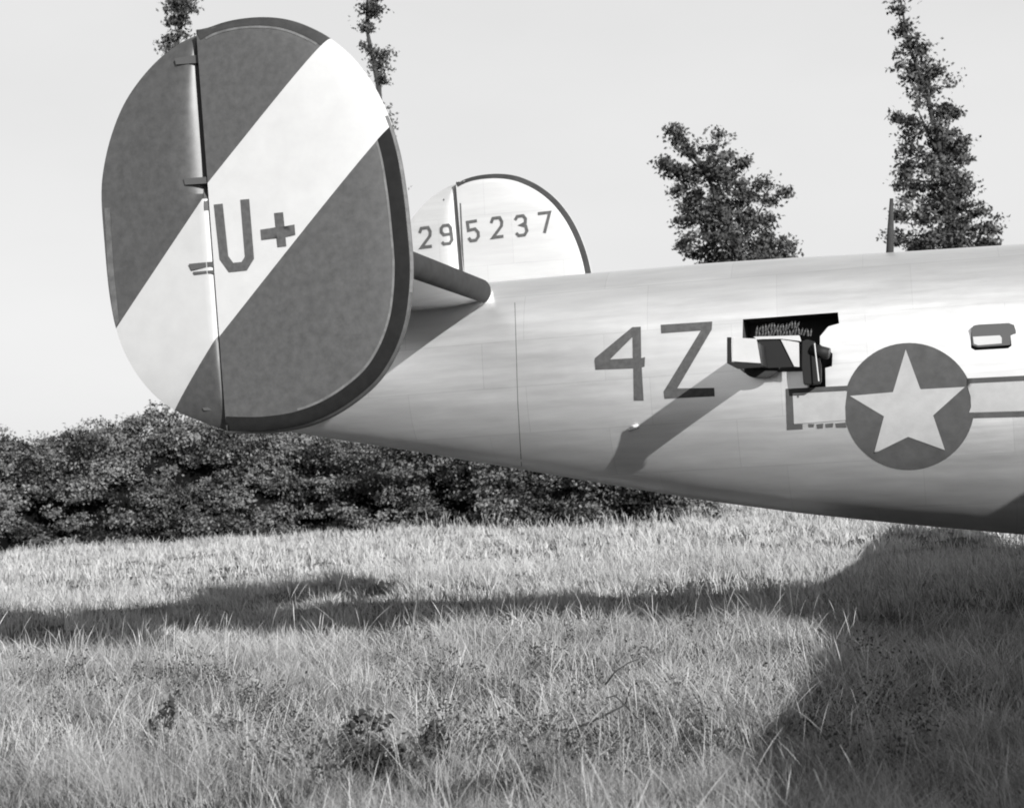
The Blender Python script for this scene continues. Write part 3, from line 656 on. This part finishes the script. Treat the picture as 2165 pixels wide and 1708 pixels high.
# hinge brackets of the near rudder
def bracket(poly, m=M_BLACK, proud=.11):
    bm = bmesh.new(); prism_px(bm, poly, YN-proud, .05); return bm_obj('hinge_bracket', bm, m, rudN)
bracket([(369, 124), (425, 115), (426, 133), (372, 137)], proud=.075); bracket([(388, 378), (437, 374), (438, 388), (391, 391)], proud=.105)
bracket([(399, 558), (452, 553), (453, 563), (412, 570), (405, 571)], proud=.115); bracket([(408, 575), (455, 571), (456, 579), (411, 580)], proud=.115); bracket([(428, 862), (449, 860), (449, 867), (431, 868)], proud=.06)
# dark hinge slot along the upper rudder nose
decal('trailing_edge_strip', [[(221, 440), (233, 440), (240, 560), (252, 678), (246, 690), (238, 655), (229, 590)]], RB, M_EDGE, rudN, .004)
decal('hinge_slot', [[(412, 100), (424, 98), (438, 400), (441, 445), (432, 445), (424, 300)]], RB, M_BLACK, rudN, .006)
decal('hinge_slot', [[(462, 728), (465, 726), (486, 860), (493, 905), (489, 905), (478, 850)]], RB, M_BLACK, rudN, .006)
# far fin serial 295237
def far_strokes(name, pts, w, target, parent): return decal('digit', strip(pts, w), target, M_CODE, parent, .008, grid=30)
D = {'2': [(.02, .25), (.2, .04), (.8, .04), (.96, .25), (.9, .45), (.08, .95), (1, .95)], '5': [(.92, .04), (.08, .06), (.12, .45), (.7, .42), (.95, .6), (.95, .8), (.7, .96), (.25, .96), (.08, .8)],
     '3': [(.05, .2), (.25, .04), (.75, .04), (.93, .2), (.88, .4), (.55, .47), (.9, .55), (.97, .78), (.75, .96), (.25, .96), (.05, .82)], '7': [(.0, .05), (.95, .05), (.4, 1)],
     '9': [(.95, .5), (.3, .5), (.08, .35), (.1, .15), (.3, .04), (.75, .04), (.92, .18), (.97, .8), (.75, .96), (.25, .96), (.06, .84)]}
for ch, x, y, w, h, tgt, par in (('2', 890, 482, 24, 44, RFB, rudF), ('9', 934, 477, 23, 42, RFB, rudF), ('5', 990, 468, 24, 44, FFB, finF), ('2', 1041, 461, 24, 44, FFB, finF), ('3', 1091, 457, 25, 44, FFB, finF), ('7', 1141, 450, 26, 44, FFB, finF)):
    o = far_strokes('digit', [(x + u*w - .10*(1-v_)*h*.8 + 0, y + v_*h - u*3) for u, v_ in D[ch]], 6.2, tgt, par); o['label'] = 'digit %s of the serial number' % ch
decal('hinge_line', [[(972, 430), (975, 430), (982, 580), (978, 580)]], FFB, M_CODE, finF, .004, grid=40)
decal('hinge_line', [[(937, 421), (971, 419), (971, 423), (937, 425)]], RFB, M_CODE, rudF, .004, grid=40)
# ---- tailplane: level aerofoil with square cut root, running right through the tail
pL = at(1026, 612, YC-.75); ZS = pL.z; XLE = pL.x
def aerofoil(c, t, n=14):
    up = []; 
    for i in range(n+1):
        x = (1-math.cos(math.pi*i/n))/2; y = 5*t*(.2969*math.sqrt(x)-.126*x-.3516*x*x+.2843*x**3-.1036*x**4); up.append((x, y))
    return [(-x*c, y*c) for x, y in up] + [(-x*c, -y*c) for x, y in up[-2:0:-1]]
def wing_mesh(name, stations, m, parent):
    V = []; F = []; n = None
    for (x, y, z, c, t) in stations:
        P = aerofoil(c, t); n = len(P); V += [(x+p[0], y, z+p[1]) for p in P]
    for i in range(len(stations)-1):
        for k in range(n): F.append((i*n+k, i*n+(k+1) % n, (i+1)*n+(k+1) % n, (i+1)*n+k))
    F.append(tuple(range(n))[::-1]); F.append(tuple(range((len(stations)-1)*n, len(stations)*n)))
    bm = bmesh.new(); me = bpy.data.meshes.new('x'); me.from_pydata(V, [], F); bm.from_mesh(me); bpy.data.meshes.remove(me)
    o = bm_obj(name, bm, m, parent, True); o.data.set_sharp_from_angle(angle=math.radians(50)); return o
CH = XLE - hingeX + .55
wing_mesh('tailplane', [(XLE, YN+.12, ZS, CH, .13), (XLE, YF-.12, ZS, CH, .13)], M_TAILMETAL if False else M_SKIN, air)
bm = bmesh.new(); r_ = .055
for s in (0,):
    n = 10; A = []
    for yy in (YN+.13, YC-.62):
        A.append([bm.verts.new((XLE + .022 - .11*(1-math.cos(a)) , yy, ZS + .118*math.sin(a))) for a in [(-1.25 + 2.5*k/n) for k in range(n+1)]])
    for k in range(n): bm.faces.new((A[0][k], A[0][k+1], A[1][k+1], A[1][k]))
bm_obj('leading_edge_boot', bm, M_BOOTDULL, air, True)
# ---- main wing: set from its shadow on the grass (trailing edge) 
GT = .33
e1, e2 = on_level(1640, 1708, GT), on_level(1860, 1120, GT); XSH = (e1.x+e2.x)/2
sx, sy = SUN.x/SUN.z, SUN.y/SUN.z                       # towards the sun per metre of height
WZ = 2.75; XTE = XSH + sx*(WZ-GT)
print('wing TE', XTE, 'from', e1, e2, 'top', top_at(XTE), 'hinge', hingeX, 'star side', hit(FUS, 1922, 859)[0])
RC = 4.2
for s in (-1, 1):
    st = []
    for yo, ch in ((.9, 4.2), (6, 3.3), (12, 2.45), (16.2, 1.85), (16.8, 1.2)):
        dz = .045*(yo-.9); te = XTE + sx*dz + {.9: -.30, 6: .02, 12: .10}.get(yo, .16)
        st.append((te+ch, YC+s*yo, WZ+dz, ch, .17-.004*yo))
    wing_mesh('wing', st, M_SKIN, air)
    for yo in (4.2, 8.4):
        bm = bmesh.new(); z = WZ + .1 + yo*.04; x = XTE+RC
        tube(bm, [(x-2.6, YC+s*yo, z), (x-1, YC+s*yo, z-.05), (x+.6, YC+s*yo, z-.08), (x+1.1, YC+s*yo, z-.08)], [.25, .62, .68, .5], 20); bm_obj('nacelle', bm, M_SKIN, air, True)
        for k in range(3):
            a = k*2*math.pi/3 + yo; d = Vector((0, math.cos(a), math.sin(a))); q = d.cross(Vector((1, 0, 0)))
            bm = bmesh.new(); c0 = Vector((x+1.25, YC+s*yo, z-.08)); prof = [(.1, .06), (.6, .13), (1.2, .14), (1.75, .05)]
            fr = [bm.verts.new(c0 + d*u + q*w_ + Vector((.03, 0, 0))) for u, w_ in prof] + [bm.verts.new(c0 + d*u - q*w_ + Vector((-.03, 0, 0))) for u, w_ in prof[::-1]]
            f_ = bm.faces.new(fr); e = bmesh.ops.extrude_face_region(bm, geom=[f_]); 
            for v_ in e['geom']:
                if isinstance(v_, bmesh.types.BMVert): v_.co.x -= .03
            bm_obj('propeller_blade', bm, M_GUN, air)
    bm = bmesh.new(); wx = XTE+2.2; wy = YC+s*3.9; tube(bm, [(wx, wy, WZ+.2), (wx+.05, wy, .75)], [.09, .07], 10); bm_obj('gear_leg', bm, M_PALE, air, True)
    bm = bmesh.new(); tube(bm, [(wx, wy-.2, .68), (wx, wy-.14, .68), (wx, wy+.14, .68), (wx, wy+.2, .68)], [.55, .68, .68, .55], 28); bm_obj('wheel', bm, M_TYRE, air, True)
bm = bmesh.new(); tube(bm, [(13, YC, 1.3), (13.1, YC, .5)], [.07, .06], 10); bm_obj('gear_leg', bm, M_PALE, air, True)
bm = bmesh.new(); tube(bm, [(13.1, YC-.12, .45), (13.1, YC-.08, .45), (13.1, YC+.08, .45), (13.1, YC+.12, .45)], [.35, .45, .45, .35], 24); bm_obj('wheel', bm, M_TYRE, air, True)

print('tris veg', NTRI)

# ---- dark weeds, a hollow and a dead branch in the near grass
def weed(name, label, cat, stems, leafn, size, spread, m=None):
    b0 = on_level(*stems[0][0], .05); root = empty(name, (b0.x, b0.y, float(ground_z(b0.x, b0.y)))); tag(root, label, cat)
    bm = bmesh.new(); out = []
    for st_ in stems:
        p0 = on_level(*st_[0], .04); Y = p0.y; P = [at(x, y, Y + .03*i) for i, (x, y) in enumerate(st_)]; P[0].z = float(ground_z(P[0].x, P[0].y))
        tube(bm, P, [.006*(1-.6*i/len(P)) for i in range(len(P))], 5)
        for k in range(leafn):
            i = rng.integers(0, len(P)-1); c = P[i].lerp(P[i+1], float(rng.uniform())); out.append(np.array(c) + rng.normal(size=3)*spread)
    bm_obj('stem', bm, M_BARKDARK, root, True)
    c = np.array(out); v, t, a = leaf_quads(c, size, np.clip(rng.normal(.4, .25, len(c)), 0, 1)); tri_mesh('leaves', v, t, m or M_WEED, root, a)
M_BARKDARK = mat('dark_stem', .02, .8)
weed('dark_weed', 'drooping dark seeded dock weed standing in the grass below the striped fin', 'weed',
     [[(345, 1640), (343, 1560), (352, 1500), (378, 1456)], [(345, 1640), (330, 1580), (322, 1530), (350, 1495)], [(345, 1640), (350, 1590), (352, 1560), (368, 1515)], [(345, 1640), (336, 1600), (318, 1570)]], 90, .020, .022)
weed('dark_weed', 'low dark sprawling weed over a hollow in the foreground grass', 'weed',
     [[(800, 1660), (760, 1600), (741, 1540), (765, 1515), (814, 1532)], [(800, 1660), (770, 1610), (740, 1600)], [(800, 1660), (800, 1600), (790, 1570)], [(810, 1660), (835, 1620), (838, 1590)], [(780, 1655), (750, 1620), (735, 1590)], [(820, 1650), (815, 1610), (800, 1590)]], 130, .024, .035)
weed('dark_weed', 'upright dark tuft of weed right of the grassy hollow', 'weed',
     [[(930, 1630), (918, 1580), (900, 1530)], [(930, 1630), (925, 1570), (925, 1530)], [(930, 1630), (940, 1590), (938, 1560)], [(930, 1630), (905, 1590), (890, 1560)]], 110, .02, .028)
def branch_px(name, label, lines):
    b0 = on_level(*lines[0][0], .2); root = empty(name, (b0.x, b0.y, float(ground_z(b0.x, b0.y)))); tag(root, label, 'branch')
    for i, ln in enumerate(lines):
        bm = bmesh.new(); P = [at(x, y, b0.y + .02*i - .05) for x, y in ln]; n = len(P)
        tube(bm, P, [(.012 if i == 0 else .006)*(1-.55*k/(n-1)) for k in range(n)], 6); bm_obj('limb' if i == 0 else 'twig', bm, M_BARKDARK, root, True)
branch_px('dead_branch', 'fallen dark dead branch lying in the grass near the shadow edge', [[(1150, 1538), (1200, 1545), (1240, 1530), (1285, 1508), (1325, 1488)], [(1322, 1490), (1300, 1470), (1280, 1475)], [(1322, 1490), (1330, 1462), (1335, 1450)], [(1322, 1490), (1340, 1510), (1350, 1520)], [(1280, 1447), (1300, 1420), (1330, 1400), (1352, 1392)], [(1160, 1540), (1175, 1525), (1200, 1518)]])

# scattered dark green growth showing through the straw
def undergrowth():
    out = []
    spots = [(1150, 1420, 260, 60, 26), (1180, 1580, 260, 70, 34), (540, 1560, 160, 80, 26), (480, 1480, 160, 40, 12), (150, 1500, 150, 120, 18), (1480, 1450, 160, 90, 20), (900, 1480, 160, 60, 16), (1000, 1330, 360, 40, 20), (1850, 1500, 250, 160, 24), (650, 1640, 200, 50, 16)]
    for cx_, cy_, rx, ry, n in spots:
        for i in range(n):
            p = on_level(cx_ + rng.normal()*rx*.5, min(1720, cy_ + rng.normal()*ry*.5), .14); R = rng.uniform(.03, .09); k = int(rng.integers(20, 60))
            c = np.array([p.x, p.y, float(ground_z(p.x, p.y)) + .14]) + rng.normal(size=(k, 3))*np.array([R, R, .055])
            out.append(leaf_quads(c, .0135, np.clip(rng.normal(.5, .25, k), 0, 1), .3))
    v, t, a = join(out); o = tri_mesh('undergrowth', v, t, M_WEED, None, a); tag(o, 'scattered small dark green growth low among the dry grass', 'undergrowth', kind='stuff')
undergrowth()
